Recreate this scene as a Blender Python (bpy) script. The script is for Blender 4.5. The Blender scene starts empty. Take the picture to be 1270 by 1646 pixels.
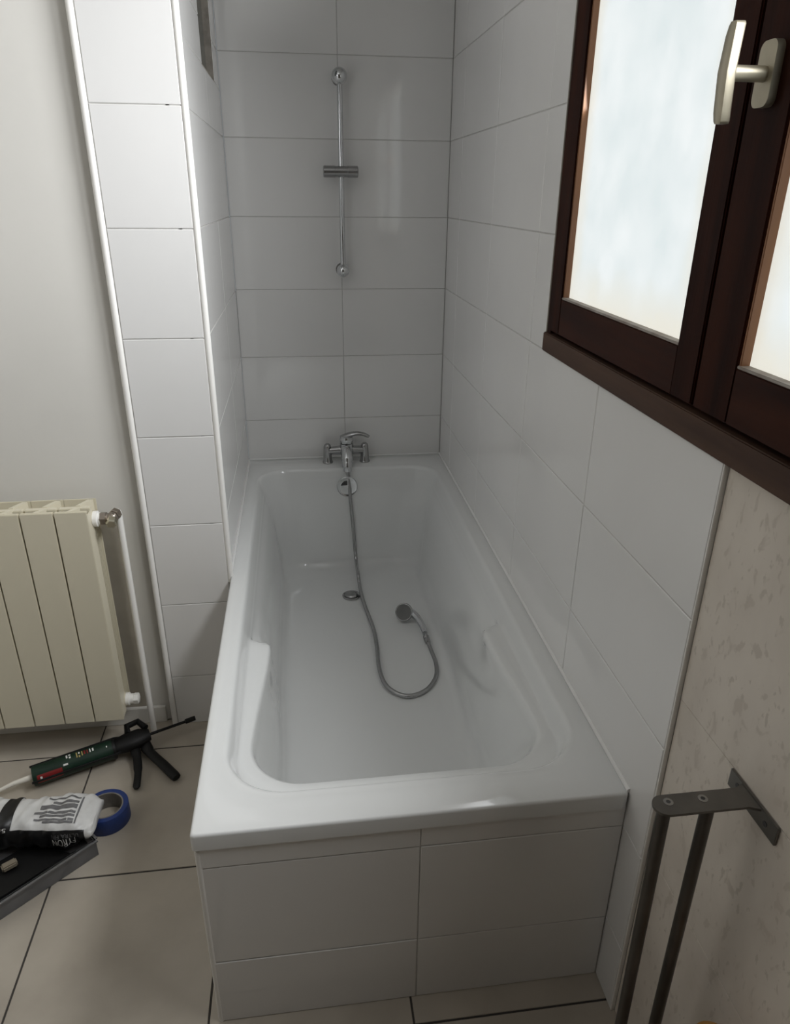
import bpy, bmesh, math, random
import numpy as np
from mathutils import Vector, Matrix
random.seed(7)
sc = bpy.context.scene
COL = sc.collection

# ------------------------------------------------------------------ camera
YAW, PITCH, ROLL = -0.134228, -0.419746, -0.009541
CAM = np.array([0.224321, -0.909101, 1.499699])
F = 1145.1737
def _rot():
    cy, sy = math.cos(YAW), math.sin(YAW); cp, sp = math.cos(PITCH), math.sin(PITCH); cr, sr = math.cos(ROLL), math.sin(ROLL)
    return np.array([[cy, -sy, 0], [sy, cy, 0], [0, 0, 1]]) @ np.array([[1, 0, 0], [0, cp, -sp], [0, sp, cp]]) @ np.array([[cr, 0, sr], [0, 1, 0], [-sr, 0, cr]])
RM = _rot()
def px(x, y, ax, v):
    """photo pixel -> point where its ray meets the plane ax = v"""
    d = RM @ np.array([(x - 635) / F, 1, -(y - 823) / F]); i = 'xyz'.index(ax)
    return Vector(CAM + (v - CAM[i]) / d[i] * d)
cd = bpy.data.cameras.new('camera'); cam = bpy.data.objects.new('camera', cd); COL.objects.link(cam)
cd.sensor_fit = 'HORIZONTAL'; cd.sensor_width = 36; cd.lens = F / 1270 * 36; cd.clip_start = .02
cam.matrix_world = Matrix(((RM[0, 0], RM[0, 2], -RM[0, 1], CAM[0]), (RM[1, 0], RM[1, 2], -RM[1, 1], CAM[1]),
                           (RM[2, 0], RM[2, 2], -RM[2, 1], CAM[2]), (0, 0, 0, 1)))
sc.camera = cam

# ------------------------------------------------------------------ light and exposure
PANE_STRENGTH = .73
def daylight(name, y0, y1, z0, z1, watts):
    # daylight falling forward through a frosted casement
    ld = bpy.data.lights.new(name, 'AREA'); ld.shape = 'RECTANGLE'; ld.size = y1 - y0; ld.size_y = z1 - z0
    ld.energy = watts; ld.color = (.97, .985, 1); ld.spread = math.radians(143)
    o = bpy.data.objects.new(name, ld); COL.objects.link(o); o.location = (.7945, (y0 + y1) / 2, (z0 + z1) / 2)
    zl = Vector((1, 0, .16)).normalized(); xl = Vector((0, 1, 0)); yl = zl.cross(xl)
    o.rotation_euler = Matrix((xl, yl, zl)).transposed().to_euler()
    return o
daylight('daylight_casement', .100, .590, 1.33, 2.00, 25)
daylight('daylight_casement.001', -.530, -.070, 1.33, 2.00, 19)
wd = bpy.data.worlds.new('world'); sc.world = wd; wd.use_nodes = True
wd.node_tree.nodes['Background'].inputs[0].default_value = (.8, .9, 1, 1)
wd.node_tree.nodes['Background'].inputs[1].default_value = 1.0
sc.view_settings.view_transform = 'Standard'; sc.view_settings.look = 'None'
sc.view_settings.exposure = 0.0; sc.view_settings.gamma = 1; sc.view_settings.use_curve_mapping = False
sc.cycles.use_denoising = True
sc.cycles.max_bounces = 10; sc.cycles.diffuse_bounces = 6; sc.cycles.glossy_bounces = 6
sc.cycles.sample_clamp_indirect = 6

# ------------------------------------------------------------------ materials
MATS = {}
def mat(name, col, rough=.5, metal=0, var=0, vscale=8, bump=0, bscale=60, coat=0, spec=.5, col2=None, detail=4, alpha=1, trans=0, stretch=None, lo=.35, hi=.65):
    m = bpy.data.materials.new(name); m.use_nodes = True; nt = m.node_tree; b = nt.nodes['Principled BSDF']
    b.inputs['Base Color'].default_value = (*col, 1); b.inputs['Roughness'].default_value = rough; b.inputs['Metallic'].default_value = metal
    b.inputs['Coat Weight'].default_value = coat; b.inputs['Specular IOR Level'].default_value = spec
    b.inputs['Alpha'].default_value = alpha; b.inputs['Transmission Weight'].default_value = trans
    tc = nt.nodes.new('ShaderNodeTexCoord'); mp = nt.nodes.new('ShaderNodeMapping'); geo = nt.nodes.new('ShaderNodeNewGeometry')
    nt.links.new(geo.outputs['Position'], mp.inputs[0])
    if stretch: mp.inputs['Scale'].default_value = stretch
    if var or col2:
        n = nt.nodes.new('ShaderNodeTexNoise'); n.inputs['Scale'].default_value = vscale; n.inputs['Detail'].default_value = detail
        nt.links.new(mp.outputs[0], n.inputs['Vector'])
        mr = nt.nodes.new('ShaderNodeMapRange'); mr.inputs[1].default_value = lo; mr.inputs[2].default_value = hi
        nt.links.new(n.outputs[0], mr.inputs[0])
        mx = nt.nodes.new('ShaderNodeMix'); mx.data_type = 'RGBA'
        c2 = col2 or tuple(c * (1 - var) for c in col)
        mx.inputs[6].default_value = (*col, 1); mx.inputs[7].default_value = (*c2, 1)
        nt.links.new(mr.outputs[0], mx.inputs[0]); nt.links.new(mx.outputs[2], b.inputs['Base Color'])
    if bump:
        n2 = nt.nodes.new('ShaderNodeTexNoise'); n2.inputs['Scale'].default_value = bscale; n2.inputs['Detail'].default_value = 2
        nt.links.new(mp.outputs[0], n2.inputs['Vector'])
        bp = nt.nodes.new('ShaderNodeBump'); bp.inputs['Strength'].default_value = bump; bp.inputs['Distance'].default_value = .002
        nt.links.new(n2.outputs[0], bp.inputs['Height']); nt.links.new(bp.outputs[0], b.inputs['Normal'])
    MATS[name] = m
    return m

mat('tile_white', (.79, .785, .775), .085, spec=1.0, var=.03, vscale=3, bump=.05, bscale=25)
mat('grout', (.52, .51, .49), .8, var=.15, vscale=40)
mat('plaster', (.72, .705, .665), .75, var=.05, vscale=2.5, bump=.12, bscale=45)
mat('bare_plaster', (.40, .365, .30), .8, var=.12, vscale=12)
mat('ceiling_paint', (.80, .79, .77), .8)
mat('room_paint', (.80, .78, .74), .8)
mat('dark_wall', (.07, .06, .05), .7)
mat('acrylic', (.76, .77, .765), .10, coat=.3)
mat('sealant', (.86, .86, .85), .35)
mat('trim_white', (.86, .85, .82), .3)
mat('chrome', (.62, .63, .64), .10, metal=1)
mat('chrome_dull', (.40, .40, .40), .24, metal=1)
mat('dark_rubber', (.05, .05, .05), .5)
mat('shower_face', (.16, .16, .155), .45)
mat('radiator_paint', (.66, .615, .485), .38, bump=.04, bscale=120)
mat('valve_metal', (.33, .29, .25), .3, metal=1)
mat('valve_brass', (.55, .52, .42), .3, metal=1)
mat('floor_tile', (.455, .41, .345), .34, col2=(.37, .33, .275), vscale=5, detail=6, bump=.08, bscale=80)
mat('floor_grout', (.05, .045, .04), .9)
mat('gunmetal', (.20, .19, .175), .38, metal=.8, var=.2, vscale=20)
mat('rod_steel', (.12, .11, .10), .35, metal=.8, var=.2, vscale=20)
mat('handle_metal', (.42, .38, .29), .42, metal=.6, var=.12, vscale=30)
mat('black_plastic', (.006, .006, .006), .5, spec=.25)
mat('cartridge_green', (.010, .030, .018), .45, spec=.3, var=.3, vscale=30)
mat('label_red', (.20, .012, .012), .45)
mat('label_yellow', (.35, .28, .10), .5)
mat('label_white', (.70, .70, .68), .45)
mat('nozzle_white', (.72, .69, .62), .4)
mat('bag_white', (.66, .66, .65), .38, var=.15, vscale=30, bump=.5, bscale=40)
mat('bag_black', (.010, .010, .011), .35, bump=.4, bscale=40)
mat('bag_print', (.16, .16, .165), .5, var=.3, vscale=90)
mat('tape_blue', (.012, .035, .16), .5, var=.2, vscale=60)
mat('tape_core', (.20, .185, .165), .75, var=.3, vscale=40)
mat('tray_plastic', (.42, .42, .43), .28, trans=.75, var=.2, vscale=20)
mat('beige_plastic', (.20, .17, .125), .6)
mat('pale_board', (.55, .44, .36), .5)
mat('amber_lid', (.42, .20, .03), .4)
mat('glass_grey', (.14, .155, .145), .12, var=.2, vscale=6)
mat('wood', (.036, .009, .0035), .5, spec=.07, col2=(.015, .0035, .0015), vscale=4, detail=8, stretch=(6, 6, .7), bump=.12, bscale=30)
mat('wood_rail', (.044, .012, .005), .5, spec=.10, col2=(.020, .005, .0025), vscale=4, detail=8, stretch=(6, .7, 6), bump=.12, bscale=30)
mat('wood_sill', (.085, .045, .028), .55, spec=.25, col2=(.050, .024, .015), vscale=4, detail=8, stretch=(6, .7, 6), bump=.15, bscale=30)
mat('wood_bead', (.27, .12, .05), .4, col2=(.18, .075, .03), vscale=4, detail=8, stretch=(6, 6, .7))
mat('bead_dusty', (.36, .33, .30), .6, col2=(.24, .2, .17), vscale=30)
mat('frame_gap', (.006, .004, .003), .9)
mat('old_caulk', (.32, .29, .25), .7, var=.3, vscale=40)

def old_wall_mat():
    m = bpy.data.materials.new('old_tile'); m.use_nodes = True; nt = m.node_tree; b = nt.nodes['Principled BSDF']
    geo = nt.nodes.new('ShaderNodeNewGeometry'); mp = nt.nodes.new('ShaderNodeMapping')
    mp.inputs['Rotation'].default_value = (math.radians(-28), 0, 0); mp.inputs['Scale'].default_value = (1, 1.9, 1)
    nt.links.new(geo.outputs['Position'], mp.inputs[0])
    def noise(s, d, lo, hi, dist=0):
        n = nt.nodes.new('ShaderNodeTexNoise'); n.inputs['Scale'].default_value = s; n.inputs['Detail'].default_value = d; n.inputs['Distortion'].default_value = dist
        nt.links.new(mp.outputs[0], n.inputs['Vector'])
        r = nt.nodes.new('ShaderNodeMapRange'); r.inputs[1].default_value = lo; r.inputs[2].default_value = hi
        nt.links.new(n.outputs[0], r.inputs[0]); return r.outputs[0]
    def mix(f, a, c):
        x = nt.nodes.new('ShaderNodeMix'); x.data_type = 'RGBA'; nt.links.new(f, x.inputs[0])
        for s, v in ((x.inputs[6], a), (x.inputs[7], c)):
            if isinstance(v, tuple): s.default_value = (*v, 1)
            else: nt.links.new(v, s)
        return x.outputs[2]
    base = mix(noise(6, 5, .35, .65), (.72, .66, .585), (.63, .57, .50))
    flakes = mix(noise(24, 3, .59, .65, .6), base, (.59, .53, .46))
    fine = mix(noise(45, 3, .62, .68), flakes, (.57, .515, .445))
    nt.links.new(fine, b.inputs['Base Color']); b.inputs['Roughness'].default_value = .42
    MATS['old_tile'] = m
old_wall_mat()

def pane_mat():
    m = bpy.data.materials.new('frosted_pane'); m.use_nodes = True; nt = m.node_tree; b = nt.nodes['Principled BSDF']
    b.inputs['Base Color'].default_value = (.25, .27, .27, 1); b.inputs['Roughness'].default_value = .35
    tc = nt.nodes.new('ShaderNodeTexCoord'); sep = nt.nodes.new('ShaderNodeSeparateXYZ'); nt.links.new(tc.outputs['Generated'], sep.inputs[0])
    def mth(op, a, b_=None):
        q = nt.nodes.new('ShaderNodeMath'); q.operation = op
        for k, v in enumerate((a, b_)):
            if v is None: continue
            if isinstance(v, (int, float)): q.inputs[k].default_value = v
            else: nt.links.new(v, q.inputs[k])
        return q.outputs[0]
    geo = nt.nodes.new('ShaderNodeNewGeometry'); n = nt.nodes.new('ShaderNodeTexNoise'); n.inputs['Scale'].default_value = 11; n.inputs['Detail'].default_value = 6
    nt.links.new(geo.outputs['Position'], n.inputs['Vector'])
    edge = mth('MINIMUM', mth('MINIMUM', sep.outputs[1], mth('SUBTRACT', 1, sep.outputs[1])), mth('MINIMUM', sep.outputs[2], mth('SUBTRACT', 1, sep.outputs[2])))
    dirt = mth('ADD', edge, mth('MULTIPLY', mth('SUBTRACT', n.outputs[0], .5), .16))
    mr = nt.nodes.new('ShaderNodeMapRange'); mr.inputs[1].default_value = .0; mr.inputs[2].default_value = .11; nt.links.new(dirt, mr.inputs[0])
    mr2 = nt.nodes.new('ShaderNodeMapRange'); mr2.inputs[1].default_value = .35; mr2.inputs[2].default_value = .68; nt.links.new(n.outputs[0], mr2.inputs[0])
    mx0 = nt.nodes.new('ShaderNodeMix'); mx0.data_type = 'RGBA'; mx0.inputs[6].default_value = (.90, .985, 1.0, 1); mx0.inputs[7].default_value = (1.06, 1.11, 1.12, 1)
    nt.links.new(mr2.outputs[0], mx0.inputs[0])
    mx = nt.nodes.new('ShaderNodeMix'); mx.data_type = 'RGBA'; mx.inputs[6].default_value = (1.0, .97, .86, 1)
    nt.links.new(mx0.outputs[2], mx.inputs[7]); nt.links.new(mr.outputs[0], mx.inputs[0]); nt.links.new(mx.outputs[2], b.inputs['Emission Color'])
    b.inputs['Emission Strength'].default_value = PANE_STRENGTH
    MATS['frosted_pane'] = m
pane_mat()

# ------------------------------------------------------------------ helpers
def tag(o, label=None, cat=None, group=None, kind=None):
    if label: o['label'] = label
    if cat: o['category'] = cat
    if group: o['group'] = group
    if kind: o['kind'] = kind
    return o
def empty(name, loc=(0, 0, 0)):
    o = bpy.data.objects.new(name, None); COL.objects.link(o); o.location = loc; o.empty_display_size = .05
    return o
class MB:
    """collects shapes (world coordinates) into one mesh"""
    def __init__(s): s.v = []; s.f = []; s.mi = []
    def add(s, vs, fs, mi=0):
        o = len(s.v); s.v += [tuple(v) for v in vs]; s.f += [[i + o for i in f] for f in fs]; s.mi += [mi] * len(fs); return s
    def box(s, a, b, bev=.0, mi=0, M=None):
        bm = bmesh.new(); bmesh.ops.create_cube(bm, size=1)
        a = Vector(a); b = Vector(b); c = (a + b) / 2; d = b - a
        for v in bm.verts: v.co = Vector((v.co.x * d.x, v.co.y * d.y, v.co.z * d.z)) + c
        if bev: bmesh.ops.bevel(bm, geom=bm.edges[:], offset=bev, segments=2, affect='EDGES')
        bm.verts.index_update()
        s.add([(M @ v.co if M else v.co) for v in bm.verts], [[v.index for v in f.verts] for f in bm.faces], mi); bm.free(); return s
    def tube(s, pts, r, n=16, cap=True, mi=0, flat=None):
        pts = [Vector(p) for p in pts]; rs = r if isinstance(r, (list, tuple)) else [r] * len(pts)
        T = [((pts[min(i + 1, len(pts) - 1)] - pts[max(i - 1, 0)]).normalized()) for i in range(len(pts))]
        u = T[0].orthogonal().normalized(); vs = []; fs = []
        for i, p in enumerate(pts):
            u = (u - T[i] * u.dot(T[i])).normalized(); w = T[i].cross(u)
            for k in range(n):
                a = 2 * math.pi * k / n; d = u * math.cos(a) * rs[i] + w * math.sin(a) * rs[i]
                if flat is not None: d = d - Vector(flat[0]) * d.dot(Vector(flat[0])) * (1 - flat[1])
                vs.append(p + d)
        for i in range(len(pts) - 1):
            for k in range(n): fs.append([i * n + k, i * n + (k + 1) % n, (i + 1) * n + (k + 1) % n, (i + 1) * n + k])
        if cap: fs.append(list(range(n))[::-1]); fs.append([(len(pts) - 1) * n + k for k in range(n)])
        return s.add(vs, fs, mi)
    def lathe(s, prof, p, ax=(0, 0, 1), n=24, mi=0, cap=True):
        """prof: list of (radius, height along ax) from p; closed with caps when radius > 0"""
        ax = Vector(ax).normalized(); p = Vector(p)
        u = ax.orthogonal().normalized(); w = ax.cross(u); vs = []; fs = []
        for r, h in prof:
            for k in range(n):
                a = 2 * math.pi * k / n; vs.append(p + ax * h + u * math.cos(a) * r + w * math.sin(a) * r)
        m = len(prof)
        for i in range(m - 1):
            for k in range(n): fs.append([i * n + k, i * n + (k + 1) % n, (i + 1) * n + (k + 1) % n, (i + 1) * n + k])
        if cap and prof[0][0] > 1e-5: fs.append(list(range(n))[::-1])
        if cap and prof[-1][0] > 1e-5: fs.append([(m - 1) * n + k for k in range(n)])
        return s.add(vs, fs, mi)
    def ball(s, c, r, n=20, mi=0, sq=1):
        return s.lathe([(max(1e-6, r * math.sin(math.pi * i / 12)), -r * sq * math.cos(math.pi * i / 12)) for i in range(13)], c, n=n, mi=mi)
    def prism(s, poly, off, mi=0):
        """poly: 3-D polygon, extruded by off"""
        n = len(poly); off = Vector(off); vs = [Vector(p) for p in poly] + [Vector(p) + off for p in poly]
        fs = [list(range(n)), [n + i for i in range(n)][::-1]] + [[i, i + n, (i + 1) % n + n, (i + 1) % n] for i in range(n)]
        return s.add(vs, fs, mi)
    def build(s, name, mats, parent=None, sharp=35, smooth=True):
        me = bpy.data.meshes.new(name); me.from_pydata(s.v, [], s.f)
        bm = bmesh.new(); bm.from_mesh(me); bmesh.ops.recalc_face_normals(bm, faces=bm.faces); bm.to_mesh(me); bm.free()
        for m in (mats if isinstance(mats, (list, tuple)) else [mats]): me.materials.append(MATS[m])
        me.polygons.foreach_set('material_index', s.mi)
        if smooth:
            me.shade_smooth(); me.set_sharp_from_angle(angle=math.radians(sharp))
        o = bpy.data.objects.new(name, me); COL.objects.link(o)
        if parent: attach(o, parent)
        return o
def attach(o, parent):
    o.parent = parent; o.matrix_parent_inverse = Matrix.Identity(4)
    p = parent; loc = Vector((0, 0, 0))
    while p: loc += p.location; p = p.parent
    o.location = Vector(o.location) - loc
def spline(pts, n=8):
    pts = [Vector(p) for p in pts]; out = []
    for i in range(len(pts) - 1):
        p0 = pts[max(i - 1, 0)]; p1 = pts[i]; p2 = pts[i + 1]; p3 = pts[min(i + 2, len(pts) - 1)]
        for k in range(n):
            t = k / n
            out.append(.5 * ((2 * p1) + (p2 - p0) * t + (2 * p0 - 5 * p1 + 4 * p2 - p3) * t * t + (3 * p1 - p0 - 3 * p2 + p3) * t ** 3))
    return out + [pts[-1]]

TILE_CACHE = {}
def tile(parent, O, U, V, N, w, h, m='tile_white', gap=.0022, th=.0035, bev=.0012, name='tile'):
    """one wall or floor tile: cell origin O, cell size w x h along U, V, outer face in the plane through O with normal N"""
    key = (round(w, 4), round(h, 4), m, gap)
    if key not in TILE_CACHE:
        g = gap / 2; a = [(g, g), (w - g, g), (w - g, h - g), (g, h - g)]; c = [(g + bev, g + bev), (w - g - bev, g + bev), (w - g - bev, h - g - bev), (g + bev, h - g - bev)]
        vs = [(*q, 0) for q in c] + [(*q, -bev * .8) for q in a] + [(*q, -th) for q in a]
        fs = [[0, 1, 2, 3]] + [[i + 4, (i + 1) % 4 + 4, (i + 1) % 4, i] for i in range(4)] + [[i + 8, (i + 1) % 4 + 8, (i + 1) % 4 + 4, i + 4] for i in range(4)] + [[11, 10, 9, 8]]
        me = bpy.data.meshes.new(name); me.from_pydata(vs, [], fs); me.materials.append(MATS[m]); TILE_CACHE[key] = me
    o = bpy.data.objects.new(name, TILE_CACHE[key]); COL.objects.link(o)
    U, V, N, O = map(Vector, (U, V, N, O))
    o.parent = parent
    base = parent.location
    j = .0004
    O = O + N * random.uniform(-j, j) - base
    o.matrix_local = Matrix(((U.x, V.x, N.x, O.x), (U.y, V.y, N.y, O.y), (U.z, V.z, N.z, O.z), (0, 0, 0, 1)))
    return o

# ------------------------------------------------------------------ dimensions (metres)
W, L, H = .785, 1.871, .509            # tub alcove width, depth, rim height
YP = .904                              # pillar face
XP = -.200                             # left end of the pillar tiles
YPL = .930                             # plaster wall
ZC = 2.45                              # ceiling
XL, YR = -1.55, -1.35                  # rest of the room
S = .2495; Z5 = .923
ZJ = [0.0] + [Z5 + k * S for k in range(-3, 7)]
ZJ = [z for z in ZJ if z < ZC] + [ZC]
YE = -.070
GR = .0018                             # grout recess

# ------------------------------------------------------------------ structure
fl = MB().box((XL - .1, YR - .1, -.1), (.95, L + .1, -GR)).build('floor', 'floor_grout', smooth=False)
tag(fl, 'floor of large square beige-grey tiles with dark joints', 'floor', kind='structure')
xs = [-.418 + .4035 * k for k in range(-3, 4)]; ys = [-.050 + .4255 * k for k in range(-4, 3)]
xs = [XL] + [x for x in xs if XL + .02 < x < .78] + [.797]; ys = [YR] + [y for y in ys if y > YR + .02] + [.905]
for i in range(len(xs) - 1):
    for j in range(len(ys) - 1):
        if xs[i] > .0 and ys[j] > .02: continue
        tile(fl, (xs[i], ys[j], 0), (1, 0, 0), (0, 1, 0), (0, 0, 1), xs[i + 1] - xs[i], (ys[j + 1] if j < len(ys) - 2 or xs[i] > -.3 else YPL) - ys[j], 'floor_tile', gap=.0045, bev=.001)

ce = MB().box((XL - .1, YR - .1, ZC), (.95, L + .1, ZC + .1)).build('ceiling', 'ceiling_paint', smooth=False)
tag(ce, 'plain white painted ceiling', 'ceiling', kind='structure')
wl = MB().box((XL - .1, YR - .1, 0), (XL, L + .1, ZC)).build('wall_left', 'room_paint', smooth=False)
tag(wl, 'painted wall on the far side of the room', 'wall', kind='structure')
wr = MB().box((XL, YR - .1, 0), (.797, YR, ZC)).build('wall_rear', 'dark_wall', smooth=False)
tag(wr, 'painted wall facing the bathtub', 'wall', kind='structure')
wp = MB().box((XL, YPL, 0), (XP - .0235, L + .1, ZC)).build('wall_plaster', 'plaster', smooth=False)
tag(wp, 'smooth off-white plaster wall behind the radiator', 'wall', kind='structure')

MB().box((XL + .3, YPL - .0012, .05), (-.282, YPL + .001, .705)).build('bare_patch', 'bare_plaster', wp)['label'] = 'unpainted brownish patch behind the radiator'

# back wall of the alcove
wb = MB().box((0, L + GR, 0), (W + .02, L + .1, ZC)).build('wall_back', 'grout', smooth=False)
tag(wb, 'white tiled alcove wall carrying the shower rail and tap', 'wall', kind='structure')
rows = [(max(z0, H - .02), z1) for z0, z1 in zip(ZJ[:-1], ZJ[1:]) if z1 > H + .01]
for z0, z1 in rows:
    for x0, x1 in ((0, .392), (.392, W)):
        tile(wb, (x0, L, z0), (1, 0, 0), (0, 0, 1), (0, -1, 0), x1 - x0, z1 - z0)

# pillar between alcove and plaster wall: front face and alcove side face (with a small glazed opening)
GY0, GY1, GZ0 = 1.362, 1.70, 1.812
b = MB()
b.box((XP - .008, YP + GR, 0), (-GR - .03, L + .1, ZC)); b.box((XP - .0235, YPL + .05, 0), (XP - .008, L + .1, ZC))
b.box((-.04, YP + GR, 0), (-GR, L + .02, GZ0)); b.box((-.04, YP + GR, GZ0), (-GR, GY0, ZC)); b.box((-.04, GY1, GZ0), (-GR, L + .02, ZC))
pl = b.build('wall_pillar', 'grout', smooth=False)
tag(pl, 'narrow white tiled pillar between radiator wall and bathtub', 'wall', kind='structure')
for z0, z1 in zip(ZJ[:-1], ZJ[1:]):
    tile(pl, (XP, YP, z0), (1, 0, 0), (0, 0, 1), (0, -1, 0), -.006 - XP, z1 - z0)
YN = 1.43
for z0, z1 in rows:
    for y0, y1 in ((YP + .006, YN), (YN, L)):
        segs = [(y0, y1, z0, z1)]
        if z1 > GZ0:
            segs = []
            if z0 < GZ0: segs.append((y0, y1, z0, GZ0))
            za = max(z0, GZ0)
            if y0 < GY0: segs.append((y0, min(y1, GY0), za, z1))
            if y1 > GY1: segs.append((max(y0, GY1), y1, za, z1))
        for a0, a1, c0, c1 in segs:
            if a1 - a0 > .01 and c1 - c0 > .01:
                tile(pl, (0, a0, c0), (0, 1, 0), (0, 0, 1), (1, 0, 0), a1 - a0, c1 - c0)
w2 = MB().box((-.030, GY0, GZ0), (-.021, GY1, ZC)).build('window_2', 'glass_grey', smooth=False)
tag(w2, 'small grey glazed opening high in the side of the pillar', 'window', kind='structure')
MB().box((-.021, GY1 - .004, GZ0), (-.001, GY1 + .004, ZC)).build('jamb', 'old_caulk', w2, smooth=False)
MB().box((-.021, GY0, GZ0 - .003), (-.001, GY1 - .004, GZ0 + .003)).build('ledge', 'old_caulk', w2, smooth=False)

# right wall with the window opening
WY0, WY1, WZ0, WZ1 = -.635, .684, 1.172, 2.171
X1 = .793
def ring(b, xa, xb, y0, y1, z0, z1):
    b.box((xa, y0, z0), (xb, max(y0, WY0), z1)) if y0 < WY0 else None
    b.box((xa, max(WY1, y0), z0), (xb, y1, z1))
    b.box((xa, max(y0, WY0), z0), (xb, WY1, WZ0)); b.box((xa, max(y0, WY0), WZ1), (xb, WY1, z1))
b = MB(); ring(b, X1 + .0015, .95, YR - .1, L + .1, 0, ZC); ring(b, W + GR, X1 + .0015, YE + .001, L, 0, ZC)
rw = b.build('wall_right', 'grout', smooth=False)
tag(rw, 'window wall, half new white tiles and half old beige tiles', 'wall', kind='structure')
YJ = [YE + .435 * k for k in range(5)] + [L]
for z0, z1 in zip(ZJ[:-1], ZJ[1:]):
    for y0, y1 in zip(YJ[:-1], YJ[1:]):
        ya = y0
        if z0 > WZ0 - .01 and z1 < WZ1 + .01:
            if y1 < WY1 + .01: continue
            ya = max(y0, WY1 + .002)
        if z1 < H - .05 and y0 > .1: continue
        tile(rw, (W, ya, z0), (0, 1, 0), (0, 0, 1), (-1, 0, 0), y1 - ya, z1 - z0)
# exposed edge of the new tiling
MB().box((W + .0008, YE - .0025, 0), (X1 + .001, YE + .001, WZ0), .0008).build('tile_edge', 'trim_white', rw)
OZ = [0, .12, .45, .78, 1.172]; OY = [YR, -1.26, -.67, YE - .003]
for z0, z1 in zip(OZ[:-1], OZ[1:]):
    for y0, y1 in zip(OY[:-1], OY[1:]):
        tile(rw, (X1, y0, z0), (0, 1, 0), (0, 0, 1), (-1, 0, 0), y1 - y0, z1 - z0, 'old_tile', gap=.0015, bev=.0006)
for z0, z1 in ((1.172, 1.50), (1.50, 1.83), (1.83, 2.171), (2.171, ZC)):
    for y0, y1 in ((YR, -1.26), (-1.26, WY0)):
        tile(rw, (X1, y0, z0), (0, 1, 0), (0, 0, 1), (-1, 0, 0), y1 - y0, z1 - z0, 'old_tile', gap=.0015, bev=.0006)
tile(rw, (X1, WY0, 2.171), (0, 1, 0), (0, 0, 1), (-1, 0, 0), YE - WY0, ZC - 2.171, 'old_tile', gap=.0015, bev=.0006)

# unseen dark door, added to cut bounce light onto the tub apron
dn = MB().box((XL + .001, -1.25, .005), (XL + .035, -.33, 2.06), .003).build('added_door_1', 'dark_wall'); tag(dn, 'unseen dark door added across from the window to absorb bounce light', 'door', kind='structure')
for z0, z1 in ((.15, .95), (1.10, 1.92)):
    MB().box((XL + .034, -1.12, z0), (XL + .041, -.46, z1), .004).build('panel', 'dark_wall', dn)
MB().lathe([(.022, 0), (.022, .006), (.009, .008), (.009, .03), (.024, .04), (.022, .06), (.0001, .064)], (XL + .035, -.40, 1.02), (1, 0, 0)).build('added_door_knob', 'handle_metal', dn)

# baseboard on the plaster wall, corner trims, sealant beads
bb = MB().box((XL, YPL - .012, 0), (XP - .035, YPL, .058), .002).build('baseboard_plaster', 'plaster')
tag(bb, 'low off-white baseboard along the plaster wall', 'baseboard', kind='structure')
t1 = MB().tube([(.0, YP + .006, H - .02), (.0, YP + .006, ZC)], .0085, 14).build('trim_1', 'trim_white')
tag(t1, 'rounded white trim on the outer corner of the pillar', 'trim', kind='structure')
t2 = MB().tube([(XP - .009, YP + .004, 0), (XP - .009, YP + .004, ZC)], .0085, 14).build('trim_2', 'trim_white')
tag(t2, 'rounded white trim where pillar tiles meet the plaster wall', 'trim', kind='structure')
b = MB()
zb = H + .001
b.tube([(W - .001, YE + .075, zb), (W - .001, L - .002, zb)], .0048, 8)
t3 = b.build('trim_3', 'sealant'); tag(t3, 'white sealant bead between bathtub and window wall', 'sealant bead', kind='structure')
t4 = MB().tube([(.004, L - .001, zb), (W - .004, L - .001, zb)], .004, 8).build('trim_4', 'sealant')
tag(t4, 'white sealant bead between bathtub and alcove wall', 'sealant bead', kind='structure')
t5 = MB().tube([(.002, YP + .004, zb), (.002, L - .004, zb)], .004, 8).build('trim_5', 'sealant')
tag(t5, 'white sealant bead between bathtub and pillar', 'sealant bead', kind='structure')

# tiled apron under the tub
b = MB().box((.006 + GR, .004 + GR, 0), (W - .001, .05, H - .037)).box((.006 + GR, .05, 0), (.05, YP - .001, H - .037))
ap = b.build('wall_apron', 'grout', smooth=False)
tag(ap, 'white tiled panel closing the front and side of the bathtub', 'wall', kind='structure')
for z0, z1 in ((0, ZJ[1]), (ZJ[1], ZJ[2]), (ZJ[2], H - .037)):
    for x0, x1 in ((.012, .400), (.400, W - .001)):
        tile(ap, (x0, .004, z0), (1, 0, 0), (0, 0, 1), (0, -1, 0), x1 - x0, z1 - z0)
    for y0, y1 in ((.012, .45), (.45, YP - .001)):
        tile(ap, (.006, y0, z0), (0, 1, 0), (0, 0, 1), (-1, 0, 0), y1 - y0, z1 - z0)
MB().tube([(.011, .0085, 0), (.011, .0085, H - .038)], .006, 12).build('corner_trim', 'trim_white', ap)

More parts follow.
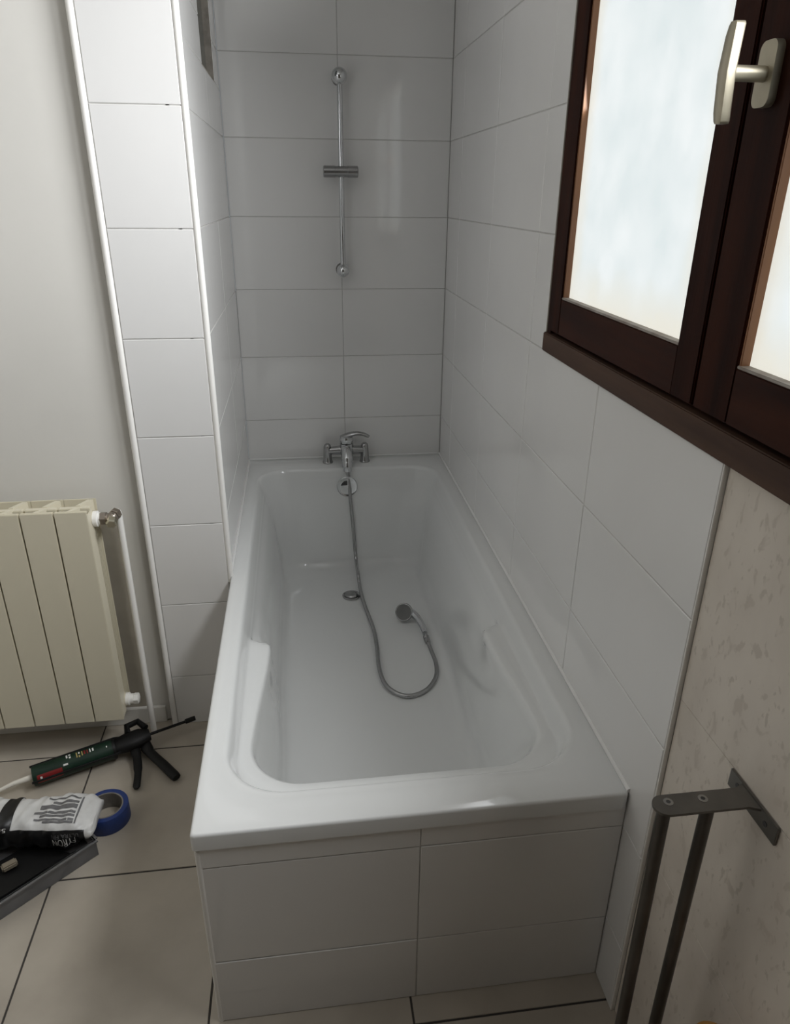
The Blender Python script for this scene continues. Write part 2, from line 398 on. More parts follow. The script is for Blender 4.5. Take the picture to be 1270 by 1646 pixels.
# ------------------------------------------------------------------ window
w1 = empty('window_1', (W + .02, 0, WZ0)); tag(w1, 'dark brown wooden window with two frosted casements', 'window', kind='structure')
XF = .786                                                     # frame face
ZT = 2.085                                                    # top of the sashes
b = MB()
b.box((XF, .662, 1.215), (.88, WY1, WZ1), .001); b.box((XF, WY0, 1.215), (.88, -.603, WZ1), .001); b.box((XF, -.603, ZT + .004), (.88, .662, WZ1), .001)
b.box((.80, -.603, 1.215), (.88, .662, 1.222))
b.build('frame', 'wood', w1)
MB().box((.778, WY0 - .004, 1.174), (.88, WY1 + .003, 1.216), .002).build('sill', 'wood_sill', w1)
MB().box((.7845, WY1 - .0005, 1.20), (.79, WY1 + .006, WZ1), .001).build('caulk_line', 'old_caulk', w1)
def sash(y0, y1, st0, st1, name='sash'):
    """y0 < y1; st0 / st1: stile widths at y0 and y1"""
    z0, z1 = 1.224, ZT; r = .074; x0, x1 = .781, .835; bv = .0022
    s = MB().box((x0, y0, z0), (x1, y0 + st0, z1), bv).box((x0, y1 - st1, z0), (x1, y1, z1), bv).build('sash', 'wood', w1)
    MB().box((x0 + .0006, y0 + st0 - .001, z0), (x1, y1 - st1 + .001, z0 + r), .0015).box((x0 + .0006, y0 + st0 - .001, z1 - .058), (x1, y1 - st1 + .001, z1), .0015).build('rail', 'wood_rail', s)
    ga, gb, za, zb_ = y0 + st0, y1 - st1, z0 + r, z1 - .058
    # glazing beads around the pane
    t = .004
    MB().box((x0 + .003, gb - t, za), (.81, gb, zb_), .0008).box((x0 + .003, ga, za), (.81, ga + t, zb_), .0008).box((x0 + .003, ga, zb_ - t), (.81, gb, zb_), .0008).build('glazing_bead', 'wood_bead', s)
    MB().box((x0 + .001, ga, za), (.81, gb, za + t), .0008).build('glazing_bead', 'bead_dusty', s)
    MB().box((.7965, ga + .001, za + .001), (.803, gb - .001, zb_ - .001)).build('pane', 'frosted_pane', s, smooth=False)
    return s
sash(.033, .660, .062, .060)
sash(-.601, .026, .060, .086)
MB().box((.800, .024, 1.224), (.84, .035, ZT)).build('rebate', 'frame_gap', w1)
# handle on the middle stile
hy, hz = -.014, 1.630
def rrect(cy, cz, w, h, r, x, n=6):
    out = []
    for cx_, cz_, a0 in ((w / 2 - r, h / 2 - r, 0), (-w / 2 + r, h / 2 - r, 90), (-w / 2 + r, -h / 2 + r, 180), (w / 2 - r, -h / 2 + r, 270)):
        for k in range(n + 1):
            a = math.radians(a0 + 90 * k / n); out.append((x, cy + cx_ + r * math.cos(a), cz + cz_ + r * math.sin(a)))
    return out
hd = MB().prism(rrect(hy, hz, .033, .068, .010, .771), (.010, 0, 0)).build('handle', 'handle_metal', w1); hd['label'] = 'pale metal lever handle'
MB().lathe([(.0085, 0), (.0085, .040), (.0075, .048)], (.772, hy, hz), (-1, 0, 0)).build('spindle', 'handle_metal', hd)
b = MB()
prof = [(-.052, .006), (-.049, .009), (-.040, .0105), (0, .0115), (.036, .0105), (.046, .009), (.049, .006)]
vs = []; fs = []
for dz, hw in prof:
    for dx, dy in ((-.005, -.9), (-.0065, -.5), (-.0065, .5), (-.005, .9), (.004, 1), (.0065, .8), (.0065, -.8), (.004, -1)):
        vs.append((.722 + dx + (dz ** 2) * 1.5, hy - .004 + dy * hw, hz + dz))
for i in range(len(prof) - 1):
    for k in range(8): fs.append([i * 8 + k, i * 8 + (k + 1) % 8, (i + 1) * 8 + (k + 1) % 8, (i + 1) * 8 + k])
fs += [list(range(8)), [(len(prof) - 1) * 8 + k for k in range(8)]]
b.add(vs, fs).build('grip', 'handle_metal', hd, sharp=50)

# ------------------------------------------------------------------ bathtub
def smooth(a, b_, x):
    t = min(1, max(0, (x - a) / (b_ - a))); return t * t * (3 - 2 * t)
XC = .392
NC, NS, NL = 12, 22, 110
def contour(hw, y0, y1, r0, r1):
    """rounded rectangle, counter-clockwise from the front right corner; r0 front, r1 back corner radius"""
    out = []
    def arc(cx, cy, r, a0):
        for k in range(NC): a = math.radians(a0 + 90 * k / NC); out.append((cx + r * math.cos(a), cy + r * math.sin(a)))
    def line(p, q, n):
        for k in range(n): out.append((p[0] + (q[0] - p[0]) * k / n, p[1] + (q[1] - p[1]) * k / n))
    arc(hw - r0, y0 + r0, r0, -90); line((hw, y0 + r0), (hw, y1 - r1), NL)
    arc(hw - r1, y1 - r1, r1, 0); line((hw - r1, y1), (-hw + r1, y1), NS)
    arc(-hw + r1, y1 - r1, r1, 90); line((-hw, y1 - r1), (-hw, y0 + r0), NL)
    arc(-hw + r0, y0 + r0, r0, 180); line((-hw + r0, y0), (hw - r0, y0), NS)
    return out
E_ = .002
def outer(inset, z):
    c = contour(W / 2 - E_ - inset, .0 + inset, L - E_ - inset, .008, .008)
    return [(W / 2 + x, y, z) for x, y in c]
# (z plain, z arm, half width plain, half width arm, y0, y1, r0, r1)
LV = [(0, 0, .366, .366, .062, 1.770, .13, .12),
      (-.0022, -.0022, .362, .362, .066, 1.766, .13, .12),
      (-.0026, -.0026, .352, .352, .077, 1.756, .125, .115),
      (-.0040, -.0040, .347, .347, .083, 1.750, .122, .112),
      (-.0085, -.0085, .3425, .3425, .088, 1.7455, .12, .11),
      (-.018, -.018, .339, .339, .092, 1.742, .118, .108),
      (-.040, -.036, .332, .333, .099, 1.737, .115, .105),
      (-.048, -.046, .330, .329, .104, 1.735, .115, .104),
      (-.053, -.0505, .3285, .322, .110, 1.733, .115, .103),
      (-.057, -.0525, .327, .300, .132, 1.732, .115, .103),
      (-.060, -.0550, .326, .280, .150, 1.731, .118, .102),
      (-.064, -.0590, .325, .2755, .155, 1.730, .120, .102),
      (-.074, -.0700, .322, .273, .160, 1.727, .122, .102),
      (-.090, -.088, .316, .2720, .169, 1.723, .124, .10),
      (-.120, -.120, .307, .2705, .184, 1.718, .126, .10),
      (-.20, -.20, .292, .267, .225, 1.703, .13, .10),
      (-.33, -.33, .277, .263, .320, 1.684, .14, .10),
      (-.372, -.372, .271, .260, .365, 1.674, .14, .10),
      (-.395, -.395, .262, .250, .400, 1.658, .14, .10),
      (-.405, -.405, .240, .232, .435, 1.636, .13, .09),
      (-.408, -.408, .205, .200, .480, 1.600, .11, .08),
      (-.410, -.410, .120, .120, .600, 1.520, .06, .05),
      (-.412, -.412, .030, .030, .80, 1.46, .015, .015)]
def level(l):
    zn, za, hn, ha, y0, y1, r0, r1 = l; out = []
    hm = hn
    for x, y in contour(hm, y0, y1, r0, r1):
        k = smooth(-.062, -.13, za)                       # the armrest end softens towards the floor
        a = 1 - smooth(.630 - .22 * k, .668 + .30 * k, y)
        taper = .030 * smooth(.66, .22, y) * min(1, max(0, (hn - ha) / .036))
        h = hn + (min(ha + taper, hn) - hn) * a
        out.append((XC + x * h / hm, y, H + zn + (za - zn) * a))
    return out
rings = [outer(.0, H - .036), outer(0, H - .006), outer(.0012, H - .002), outer(.005, H)] + [level(l) for l in LV]
n = len(rings[0]); vs = [p for r in rings for p in r]; fs = []
for i in range(len(rings) - 1):
    for k in range(n): fs.append([i * n + k, i * n + (k + 1) % n, (i + 1) * n + (k + 1) % n, (i + 1) * n + k])
fs.append([(len(rings) - 1) * n + k for k in range(n)])
# underside of the shell so that it has thickness
under = [outer(.006, H - .036), outer(.006, H - .012), [(x, y, H - .012) for x, y, z in [(XC + (p[0] - XC) * 1.02, p[1], 0) for p in rings[8]]]]
base = len(vs); vs += [p for r in under for p in r]
for k in range(n): fs.append([k, base + k, base + (k + 1) % n, (k + 1) % n])
for i in range(2):
    for k in range(n): fs.append([base + i * n + k, base + (i + 1) * n + k, base + (i + 1) * n + (k + 1) % n, base + i * n + (k + 1) % n])
tub = empty('bathtub', (W / 2, L / 2, 0)); tag(tub, 'white built-in bathtub with armrest ledges standing in the tiled alcove', 'bathtub')
MB().add(vs, fs).build('tub_body', 'acrylic', tub, sharp=55)
for fx in (.16, .62):
    for fy in (.5, 1.6): MB().lathe([(.02, 0), (.02, .01), (.009, .012), (.009, .085)], (fx, fy, 0), n=10).build('support_foot', 'chrome_dull', tub)
# overflow plate on the back slope
oc = px(558.5, 783, 'y', 1.716); od = Vector((0, -1, .12)).normalized()
oc.y = 1.724
ov = MB().lathe([(.038, -.010), (.041, .0), (.041, .004), (.038, .0065), (.034, .0055), (.010, .006), (.0001, .006)], oc, od, 32).build('overflow_cover', 'chrome', tub)
MB().prism([oc + od * .0058 + Vector(p) for p in ((-.026, 0, .006), (.0, 0, .006), (.0, 0, .024), (-.012, 0, .022), (-.020, 0, .015))], od * .0008).build('overflow_slot', 'dark_rubber', ov)
dc = px(565, 957, 'z', .10); 
dr = MB().lathe([(.034, -.004), (.035, .0025), (.031, .004), (.027, .001)], (dc.x, dc.y, .099), n=28).build('drain', 'chrome_dull', tub)
MB().lathe([(.025, 0), (.025, .006), (.021, .0095), (.006, .0105), (.0001, .0105)], (dc.x, dc.y, .099), n=28).build('plug', 'chrome_dull', dr)

# ------------------------------------------------------------------ bath mixer tap
TX, TY = .3905, 1.806
tp = empty('mixer_tap', (TX, TY, H)); tag(tp, 'chrome lever mixer tap standing on the bathtub rim', 'tap')
for sx in (-1, 1):
    x = TX + sx * .0745
    MB().lathe([(.0205, 0), (.021, .004), (.0185, .008), (.0165, .035), (.015, .055), (.0148, .066), (.0125, .075), (.007, .080), (.0001, .081)], (x, TY, H), n=24).build('leg', 'chrome_dull', tp)
MB().tube([(TX - .072, TY, H + .050), (TX - .03, TY, H + .052), (TX, TY, H + .053), (TX + .03, TY, H + .052), (TX + .072, TY, H + .050)], [.015, .017, .024, .017, .015], 18).build('crossbar', 'chrome_dull', tp)
b = MB().lathe([(.016, .016), (.025, .03), (.0285, .050), (.0285, .074), (.027, .080)], (TX + .002, TY, H), n=26)
bd = b.build('body', 'chrome', tp)
b = MB().tube(spline([(TX + .002, TY - .005, H + .058), (TX + .001, TY - .030, H + .050), (TX, TY - .055, H + .026), (TX, TY - .066, H + .002), (TX, TY - .068, H - .014)], 6), [.026] * 6 + [.0245] * 7 + [.021] * 6 + [.017] * 6, 20)
sp = b.build('spout', 'chrome', tp)
MB().lathe([(.007, 0), (.008, .006), (.0075, .016), (.004, .019), (.0001, .019)], (TX + .002, TY - .032, H + .058), (0, -.75, .5), 16).build('diverter_knob', 'chrome_dull', sp)
MB().lathe([(.0265, .083), (.0275, .086), (.0285, .096), (.0255, .107), (.017, .114), (.0001, .117)], (TX + .002, TY, H), n=26).build('lever_cap', 'chrome', tp)
lp = spline([(TX - .012, TY + .002, H + .100), (TX + .010, TY - .006, H + .114), (TX + .040, TY - .016, H + .124), (TX + .070, TY - .022, H + .121), (TX + .090, TY - .026, H + .112)], 5)
MB().tube(lp, [.020 - .012 * i / (len(lp) - 1) for i in range(len(lp))], 14, flat=((0, 0, 1), .62)).build('lever', 'chrome_dull', tp)

# ------------------------------------------------------------------ hand shower with hose
hs = empty('hand_shower', (.6, 1.15, .1)); tag(hs, 'chrome hand shower with a long flexible hose lying in the bathtub', 'hand shower')
RH = .0068
def fz(x, y, z=.1 + RH): return px(x, y, 'z', z)
path = [Vector((TX, TY - .068, H - .013)), px(561.5, 775, 'y', 1.725), px(564, 810, 'y', 1.706), px(568, 850, 'y', 1.688), px(572.5, 900, 'y', 1.664), px(575.5, 922, 'z', .150), px(577.5, 937, 'z', .126), px(581, 955, 'z', .113),
        fz(587, 975), fz(600, 1010), fz(606, 1040), fz(609, 1070), fz(617, 1096), fz(633, 1112), fz(657, 1119), fz(684, 1110), fz(700, 1090), fz(701, 1068), fz(693, 1045), fz(687, 1030, .111)]
pth = spline(path, 14)
MB().tube(pth, [RH * (1 + .05 * (k % 2)) for k in range(len(pth))], 12).build('hose', 'chrome_dull', hs, sharp=80)
hc = fz(687, 1030, .111); ha = fz(683, 1018, .115)
d = (ha - hc).normalized()
MB().lathe([(.0075, -.012), (.0095, -.010), (.0105, .0), (.0105, .008), (.0092, .010), (.0105, .012), (.0105, .022), (.0095, .024)], hc, d, 20).build('connector', 'chrome_dull', hs)
hp = spline([ha, fz(677, 1003, .122), fz(668, 990, .130), fz(657, 982, .136)], 6)
MB().tube(hp, [.0095 + .006 * i / (len(hp) - 1) for i in range(len(hp))], 18).build('grip', 'chrome', hs)
hn = (Vector(CAM) - Vector((.55, 1.25, .14))).normalized(); hn = (hn + Vector((-.35, 0, .05))).normalized()
hcen = fz(650, 984, .136)
hdm = MB().lathe([(.010, -.022), (.022, -.018), (.030, -.008), (.0325, 0), (.0325, .006), (.030, .008)], hcen, hn, 30).build('shower_head', 'chrome_dull', hs)
MB().lathe([(.0285, .0075), (.0285, .0095), (.0001, .0095)], hcen, hn, 30).build('spray_face', 'shower_face', hdm)

# ------------------------------------------------------------------ shower rail
SX, SY = .394, 1.822
sr = empty('shower_rail', (SX, L, 1.22)); tag(sr, 'chrome shower rail with a sliding holder on the tiled alcove wall', 'shower rail')
zt = px(546, 122, 'y', SY).z; zbm = px(550, 435, 'y', SY).z; zs = px(552, 276, 'y', SY).z
MB().tube([(SX, SY, zbm), (SX, SY, zt)], .0092, 20).build('rod', 'chrome', sr)
for z, r in ((zt, .0262), (zbm, .0232)):
    m_ = MB().ball((SX, SY, z), r).build('end_knob', 'chrome', sr)
    MB().lathe([(.012, 0), (.012, L - SY - .010), (.024, L - SY - .008), (.024, L - SY - .001)], (SX, SY, z), (0, 1, 0), 20).build('wall_mount', 'chrome_dull', m_)
b = MB().lathe([(.0165, -.062), (.0190, -.060), (.0190, -.022), (.0180, -.021), (.0180, .021), (.0190, .022), (.0190, .056), (.0165, .058)], (SX, SY - .004, zs), (1, 0, 0), 28)
sl = b.build('slider', 'chrome_dull', sr)
MB().lathe([(.0135, 0), (.0145, .012), (.0165, .034), (.0150, .035), (.011, .004)], (SX - .002, SY - .016, zs - .004), (0, -.8, .6), 20).build('holder_cup', 'dark_rubber', sl) if False else None

# ------------------------------------------------------------------ radiator
PITCH_R = .0812
def rad_section(x1):
    """x1: right edge; returns the section as one cast piece"""
    x0 = x1 - PITCH_R; zt_, zb0 = .768, .116; b = MB()
    b.box((x0 + .0018, .800, zb0), (x1 - .0018, .806, zt_), .0012)                    # front plate and its flanges
    b.box((x0 + .0018, .806, zt_ - .006), (x1 - .0018, .811, zt_), .0012)
    b.box((x0 + .0018, .8055, zb0 + .005), (x0 + .0045, .836, zt_ - .012)); b.box((x1 - .0045, .8055, zb0 + .005), (x1 - .0018, .836, zt_ - .012))
    b.box((x0 + .0025, .834, zb0 + .02), (x1 - .0025, .850, zt_ - .004), .0015)       # middle plate
    b.box((x0 + .0005, .889, zb0 + .01), (x1 - .0005, .893, zt_ - .001), .001)        # rear plate
    xm = (x0 + x1) / 2
    for (xa, ya), (xb, yb) in (((xm - .020, .805), (xm + .004, .836)), ((xm + .000, .849), (xm + .022, .890))):
        b.prism([(xa, ya, zb0 + .02), (xa + .012, ya, zb0 + .02), (xb + .012, yb, zb0 + .02), (xb, yb, zb0 + .02)], (0, 0, zt_ - zb0 - .022))
    b.tube([(xm, .845, zb0 + .03), (xm, .845, zt_ - .03)], .017, 14)
    b.tube([(x0, .850, .728), (x1, .850, .728)], .020, 14); b.tube([(x0, .850, .150), (x1, .850, .150)], .020, 14)
    for yy in (.862, .872, .881): b.box((x1 - .016, yy - .001, zb0 + .03), (x1 - .004, yy + .001, zt_ - .03))
    return b
RX = -.3215
rd = empty('radiator', (-.5, .85, 0)); tag(rd, 'cream sectional radiator mounted on the plaster wall', 'radiator')
sec = rad_section(RX).build('section', 'radiator_paint', rd)
for k in range(1, 7):
    c = sec.copy(); COL.objects.link(c); c.parent = rd; c.location = Vector(sec.location) + Vector((-PITCH_R * k, 0, 0))
for xx in (-.40, -.72): MB().box((xx - .015, .893, .66), (xx + .015, YPL + .004, .69)).build('wall_hook', 'radiator_paint', rd)
vz = .727
vv = MB().lathe([(.021, 0), (.021, .010), (.016, .012), (.016, .017)], (RX - .001, .850, vz), (1, 0, 0), 20).build('valve_collar', 'trim_white', rd)
va = MB().lathe([(.015, .014), (.0175, .016), (.0175, .030), (.013, .033), (.013, .046)], (RX, .850, vz), (1, 0, 0), 6).build('valve_nut', 'valve_metal', rd)
vb = MB().ball((RX + .044, .852, vz), .0155, 16).lathe([(.0125, 0), (.0125, .022)], (RX + .044, .852, vz), (.3, .9, .0), 14).build('valve_body', 'valve_metal', rd)
MB().lathe([(.0125, .006), (.0145, .008), (.0145, .024), (.011, .027), (.0001, .027)], (RX + .044, .850, vz), (.1, -1, -.25), 6).build('valve_cap', 'valve_brass', vb)
MB().lathe([(.0135, 0), (.0155, .002), (.0155, .014), (.012, .016)], (RX + .046, .862, vz + .002), (.25, .9, .05), 6).build('valve_elbow', 'valve_metal', vb)
MB().tube(spline([(RX + .048, .868, vz + .004), (RX + .052, .879, vz + .004), (RX + .053, .882, vz - .008), (RX + .053, .882, vz - .03)], 5) + [Vector((RX + .053, .882, .3)), Vector((RX + .053, .882, .001))], .0088, 14).build('supply_pipe', 'trim_white', rd)
lp_ = MB().lathe([(.019, 0), (.019, .010), (.015, .012), (.015, .022)], (RX - .001, .850, .150), (1, 0, 0), 20).build('blanking_plug', 'trim_white', rd)
MB().lathe([(.013, .020), (.016, .022), (.016, .034), (.012, .036)], (RX, .850, .150), (1, 0, 0), 6).build('plug_nut', 'trim_white', lp_)

# ------------------------------------------------------------------ caulking gun and cartridge
A = Vector((-.551, .692, .034)); B = Vector((-.139, .863, .040)); ax = (B - A).normalized(); LA = (B - A).length
side = Vector((ax.y, -ax.x, 0))                                  # towards the camera
up = Vector((0, 0, 1))
def ga(t, s=0, z=0): return A + ax * t + side * s + up * z
ct = empty('silicone_cartridge', A); tag(ct, 'green silicone cartridge with a red label and white nozzle, clamped in the caulking gun', 'cartridge')
RC = .0275
ctb = MB().lathe([(.013, -.004), (RC - .001, -.002), (RC, .003), (RC, .212), (RC - .002, .214)], A, ax, 30).build('tube', 'cartridge_green', ct)
nz = [A - ax * .002, A - ax * .012, A - ax * .05, A - ax * .115 + up * -.012]
MB().tube(nz, [.0095, .0085, .0065, .0035], 14).build('nozzle', 'nozzle_white', ct)
def wrap(t0, t1, a0, a1, name, m, n_=8, dr_=.0004):
    vs = []; fs = []
    for i in range(n_ + 1):
        a = math.radians(a0 + (a1 - a0) * i / n_)
        for t in (t0, t1): vs.append(A + ax * t + (side * math.cos(a) + up * math.sin(a)) * (RC + dr_))
    for i in range(n_): fs.append([2 * i, 2 * i + 1, 2 * i + 3, 2 * i + 2])
    return MB().add(vs, fs).build(name, m, ctb)
wrap(.008, .072, -12, 38, 'label_red', 'label_red')
for k, (t, w_, a0, a1, m_) in enumerate([(.016, .005, 10, 26, 'label_white'), (.030, .004, 6, 22, 'label_red'), (.076, .012, 40, 50, 'label_white'),
        (.086, .004, 78, 104, 'label_white'), (.093, .005, 72, 84, 'label_white'), (.093, .005, 92, 104, 'label_white'),
        (.112, .003, 62, 98, 'label_yellow'), (.118, .004, 60, 72, 'label_yellow'), (.118, .004, 82, 96, 'label_white'), (.126, .003, 64, 96, 'label_yellow'),
        (.132, .004, 68, 94, 'label_red'), (.140, .003, 66, 94, 'label_red'), (.147, .003, 68, 94, 'label_white'), (.154, .004, 70, 92, 'label_white'),
        (.190, .003, 62, 72, 'label_white')]):
    wrap(t, t + w_, a0, a1, 'label_mark', m_, 4, .0007)
cg = empty('caulking_gun', ga(.25)); tag(cg, 'black skeleton caulking gun lying on its side on the floor tiles', 'caulking gun')
b = MB().lathe([(.0295, .206), (.0295, .212), (.0285, .214)], A, ax, 26)
for s_, z_ in ((.0295, .004), (-.024, .018)):
    b.tube([ga(-.006, s_ * .98, z_ * .9), ga(.215, s_, z_), ga(.262, s_ * .5, z_ * .6 + .004)], .0032, 8)
b.build('cradle', 'black_plastic', cg)
fr = MB().tube([ga(.212, .0, .004), ga(.25, 0, .006), ga(.285, 0, .008), ga(.312, 0, .008)], [.026, .033, .032, .020], 16, flat=((0, 0, 1), .70)).build('gun_head', 'black_plastic', cg)
MB().tube([ga(.255, -.018, .02), ga(.258, -.046, .026), ga(.290, -.052, .026), ga(.306, -.02, .02)], .0095, 10).build('thumb_release', 'black_plastic', cg)
MB().tube([ga(.18, 0, .004), ga(.30, 0, .008), ga(LA - .012, 0, .010)], .0042, 10).tube([ga(LA - .03, 0, .010), ga(LA, 0, .011)], .0072, 10).build('push_rod', 'black_plastic', cg)
th = px(219, 1268, 'z', .010); hh = px(284, 1250, 'z', .014)
MB().tube(spline([ga(.262, .012, -.004), ga(.262, .05, -.012), (th + ga(.262, .05, -.012)) / 2 + Vector((.004, 0, 0)), th], 5), [.014] * 5 + [.012] * 5 + [.010] * 5 + [.006], 12, flat=((0, 0, 1), .7)).build('trigger', 'black_plastic', cg)
MB().tube(spline([ga(.292, .008, -.004), ga(.298, .05, -.012), (hh + ga(.298, .05, -.010)) / 2, hh], 5), [.016] * 5 + [.0135] * 5 + [.014] * 5 + [.0125], 12, flat=((0, 0, 1), .8)).build('hand_grip', 'black_plastic', cg)

# ------------------------------------------------------------------ tape roll
TC = Vector((-.328, .550, 0))
tr = empty('tape_roll', TC); tag(tr, 'roll of blue masking tape lying on the floor beside the bag', 'tape')
MB().lathe([(.044, 0), (.056, .0), (.0565, .001), (.0565, .047), (.056, .048), (.044, .048), (.044, 0)], TC, n=48, cap=False).build('tape', 'tape_blue', tr)
MB().lathe([(.0405, 0), (.044, 0), (.044, .048), (.0405, .048), (.0405, 0)], TC, n=48, cap=False).build('core', 'tape_core', tr)

# ------------------------------------------------------------------ clear plastic tray with tools and the bag
P0 = px(160, 1346, 'z', .05); P1 = px(0, 1450, 'z', .05)
td = (P1 - P0).normalized(); tn = Vector((-td.y, td.x, 0));
if tn.y < 0: tn = -tn
tr0 = Vector((P0.x, P0.y, 0)) + td * .010
TL, TWD, TH = .46, .19, .05
def tq(s_, w_, z): return tr0 + td * s_ + tn * w_ + up * z
ty = empty('plastic_tray', tq(TL / 2, TWD / 2, 0)); tag(ty, 'long shallow translucent grey plastic tray under the white bag', 'tray')
b = MB()
def slab(b, s0, s1, w0, w1, z0, z1): return b.prism([tq(s0, w0, z0), tq(s1, w0, z0), tq(s1, w1, z0), tq(s0, w1, z0)], (0, 0, z1 - z0))
slab(b, 0, TL, 0, TWD, .001, .004)
for w0, w1 in ((0, .003), (TWD - .003, TWD)): slab(b, 0, TL, w0, w1, .004, TH)
for s0, s1 in ((0, .003), (TL - .003, TL)): slab(b, s0, s1, .003, TWD - .003, .004, TH)
tb = b.build('tray_body', 'tray_plastic', ty, smooth=False)
b = MB(); slab(b, -.002, TL, -.006, .004, TH - .004, TH); slab(b, -.002, TL, TWD - .004, TWD + .006, TH - .004, TH); slab(b, -.006, .004, .004, TWD - .004, TH - .004, TH)
b.build('rim_flange', 'label_white', ty, smooth=False) if False else b.build('rim_flange', 'tray_plastic', ty, smooth=False)

# ------------------------------------------------------------------ mortar bag (own surface so print follows it)
Q0 = Vector((-.70, .508, .062)); Q1 = Vector((-.330, .494, .072))
bax = (Q1 - Q0); BL = bax.length; bax.normalize(); bsd = Vector((bax.y, -bax.x, 0)).normalized()     # towards the camera
def bag_pt(t, th_, off=0):
    """t along the bag 0..1, th_ angle in degrees: 0 = camera side, 90 = top, 180 = far side"""
    e = max(.05, min(1, (1 - t) / .16)) ** .5 if t > .84 else 1
    e2 = max(.15, min(1, t / .1) ** .5) if t < .1 else 1
    wid = (.060 + .006 * math.sin(t * 9)) * (.82 + .18 * e) * e2; hgt = .041 * e * e2 + .004
    a = math.radians(th_); c, s_ = math.cos(a), math.sin(a); q = .75
    x = math.copysign(abs(c) ** q, c) * wid; z = math.copysign(abs(s_) ** q, s_) * hgt
    wr_ = .0022 * math.sin(t * 41 + th_ * .05) + .0016 * math.sin(t * 83 - th_ * .09)
    p = Q0 + bax * (t * BL) + bsd * x + up * (z + .010 * math.sin(t * 5 + 1) * .5)
    nrm = (bsd * (c / wid) + up * (s_ / hgt)).normalized()
    return p + nrm * (wr_ + off)
bg = empty('mortar_bag', (Q0 + Q1) / 2 - up * .04); tag(bg, 'crumpled white bag with black bands and printed lettering, lying in the tray', 'bag')
NT, NA = 72, 48; vs = []; fs = []; mi = []
ths = [-180 + 360 * k / NA for k in range(NA)]
for i in range(NT + 1):
    for th_ in ths: vs.append(bag_pt(i / NT, th_))
b = MB()
for i in range(NT):
    for k in range(NA):
        tm = (i + .5) / NT; am = ths[k] + 180 / NA
        black = (-70 < am < 27) and tm < .955
        fs.append([i * NA + k, i * NA + (k + 1) % NA, (i + 1) * NA + (k + 1) % NA, (i + 1) * NA + k]); mi.append(1 if black else 0)
fs += [list(range(NA)), [NT * NA + k for k in range(NA)]]; mi += [0, 0]
b.add(vs, fs); b.mi = mi
bgo = b.build('bag_skin', ['bag_white', 'bag_black'], bg, sharp=70)
def strip(t0, t1, a0, a1, name, m, off=.0008, nt=6, na=4):
    vs = []; fs = []
    for i in range(nt + 1):
        for j in range(na + 1): vs.append(bag_pt(t0 + (t1 - t0) * i / nt, a0 + (a1 - a0) * j / na, off))
    for i in range(nt):
        for j in range(na): fs.append([i * (na + 1) + j, i * (na + 1) + j + 1, (i + 1) * (na + 1) + j + 1, (i + 1) * (na + 1) + j])
    return MB().add(vs, fs).build(name, m, bgo)
strip(.405, .492, 20, 178, 'black_band', 'bag_black', .0010, 6, 24)
for k, (a, ta) in enumerate([(112, .68), (98, .72), (90, .65), (80, .62), (72, .66), (62, .63), (55, .69)]):
    strip(ta, .885, a - 3.2, a + 2.6, 'print_line', 'bag_print', .0008, 10, 2)
strip(.893, .903, 50, 118, 'print_bar', 'bag_print', .0008, 2, 8)
def bag_text(txt, t_start, a_base, size_t, size_a, name='lettering', m='label_white'):
    """text turned upside down as seen from the room: reads from right to left, feet away from the camera side"""
    cu = bpy.data.curves.new('lettering', 'FONT'); cu.body = txt; cu.size = 1; cu.resolution_u = 3
    o = bpy.data.objects.new('lettering', cu); COL.objects.link(o)
    bpy.context.view_layer.update()
    me = bpy.data.meshes.new_from_object(o.evaluated_get(bpy.context.evaluated_depsgraph_get()))
    vs = [bag_pt(t_start - v.co.x * size_t, a_base - v.co.y * size_a, .0018) for v in me.vertices]
    fs = [list(p.vertices) for p in me.polygons]
    bpy.data.objects.remove(o); bpy.data.curves.remove(cu)
    return MB().add(vs, fs).build(name, m, bgo)
bag_text('5', .470, 38, .055, 18); bag_text('kg', .440, 38, .028, 10)
bag_text('FYRON', .905, 4, .046, 26); bag_text('ULTRA FIN', .93, 18, .036, 17, m='bag_print'); bag_text('FIX', .33, -4, .05, 26)

# things lying in the tray under the bag
b = MB().tube(spline([tq(.04, .022, .019), tq(.16, .020, .021), tq(.30, .022, .019), tq(.43, .020, .019)], 6), [.010 + .004 * math.sin(k * .7) for k in range(19)], 12)
pk = b.build('tool_handle', 'black_plastic'); tag(pk, 'black tool handle lying along the tray edge in front of the bag', 'tool')
c0 = tq(.16, .085, .012)
b = MB().prism([tq(.05, .040, .006), tq(.44, .045, .006), tq(.44, .16, .006), tq(.10, .14, .006)], (0, 0, .012))
tw = b.build('rubber_float', 'black_plastic'); tag(tw, 'flat black rubber float on the tray bottom beyond the bag', 'tool')
b = MB().box((-.017, -.010, 0), (.017, .010, .014), .003, M=Matrix.Translation(px(16, 1394, 'z', .024)) @ Matrix.Rotation(.6, 4, 'Z'))
bl = b.build('wedge', 'beige_plastic'); tag(bl, 'small beige plastic wedge resting among the black tools', 'wedge')

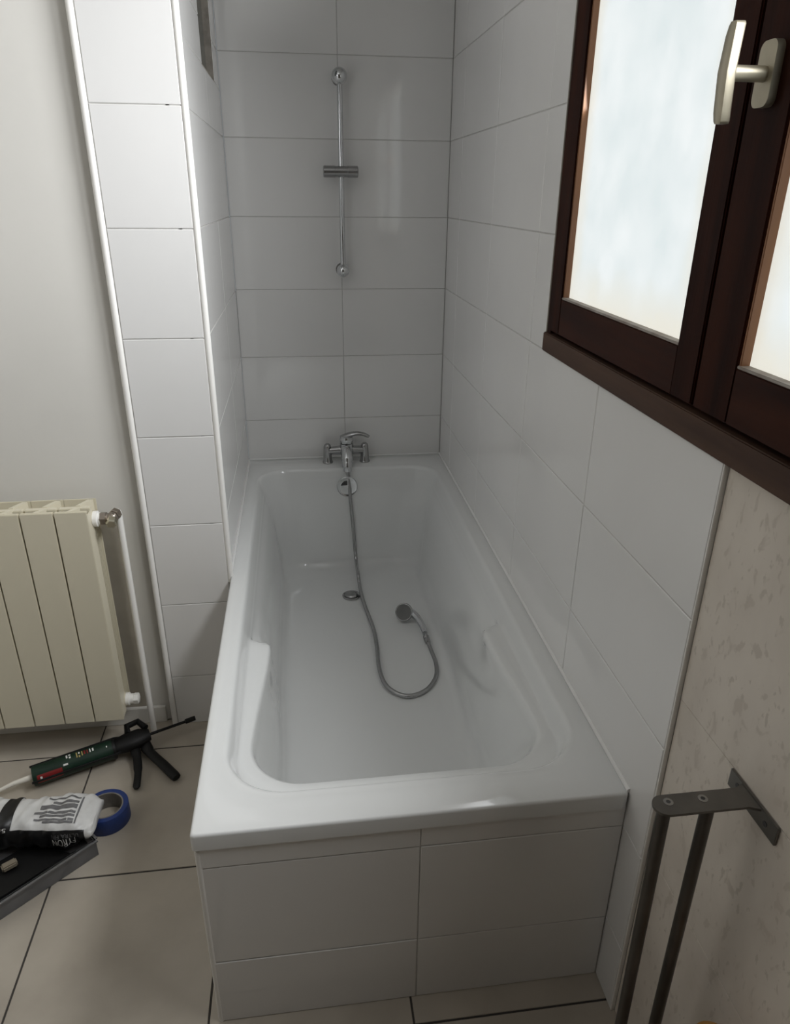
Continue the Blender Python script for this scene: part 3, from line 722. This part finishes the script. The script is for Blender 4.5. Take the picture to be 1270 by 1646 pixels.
# ------------------------------------------------------------------ steel support bracket on the old tiles
br = empty('support_bracket', (.72, -.27, 0)); tag(br, 'dark steel bracket with two round legs fixed to the old beige tiles', 'bracket')
MB().box((X1 - .0045, -.328, .752), (X1 - .0008, -.223, .781), .0006).build('wall_plate', 'gunmetal', br)
yc = -.272; zpl = .775
pts = [(X1 - .001, yc - .019, zpl), (X1 - .001, yc + .019, zpl)]
hw_ = .0165; xt = .668
poly = [(X1 - .004, yc + hw_ + .006, zpl), (X1 - .018, yc + hw_, zpl)] + [(xt - hw_ * math.sin(math.radians(a)) , yc + hw_ * math.cos(math.radians(a)), zpl) for a in range(0, 181, 15)] + [(X1 - .018, yc - hw_, zpl), (X1 - .004, yc - hw_ - .006, zpl)]
arm = MB().prism(poly, (0, 0, .004)).build('arm_plate', 'gunmetal', br)
for x_ in (.674, .722):
    MB().lathe([(.0065, .0), (.0065, .0006), (.003, .0007), (.003, .0001)], (x_, yc + .004, zpl + .004), n=16).lathe([(.0028, .0), (.0028, .0004)], (x_, yc + .004, zpl + .0042), n=12, mi=1).build('screw_hole', ['chrome_dull', 'dark_rubber'], arm)
for y_, z_ in ((-.243, .768), (-.306, .766)):
    MB().lathe([(.004, 0), (.004, .0008), (.0001, .0008)], (X1 - .0045, y_, z_), (-1, 0, 0), 12).build('screw', 'dark_rubber', br)
for x_, dx in ((.666, .010), (.727, .004)):
    MB().tube([(x_, yc - .003, zpl), (x_ + dx, yc - .003, .004)], .0088, 16).build('leg', 'rod_steel', br)

# ------------------------------------------------------------------ box and jar at the lower edge of the view, by the bracket
bx = MB().prism([(.628, -.314, 0), (.792, -.334, 0), (.760, -.60, 0), (.596, -.58, 0)], (0, 0, .40)).build('storage_box', 'pale_board', smooth=False)
tag(bx, 'pale box standing on the floor beside the steel bracket legs', 'box')
jp = px(1132, 1637, 'z', .45); jr = empty('small_jar', (jp.x, jp.y - .03, .40)); tag(jr, 'small jar with a domed amber lid standing on the pale box', 'jar')
MB().lathe([(.026, 0), (.028, .003), (.028, .030), (.024, .034)], (jp.x, jp.y - .03, .4005), n=24).build('jar_body', 'beige_plastic', jr)
MB().lathe([(.030, .030), (.031, .033), (.030, .044), (.022, .051), (.0001, .053)], (jp.x, jp.y - .03, .4005), n=24).build('lid', 'amber_lid', jr)
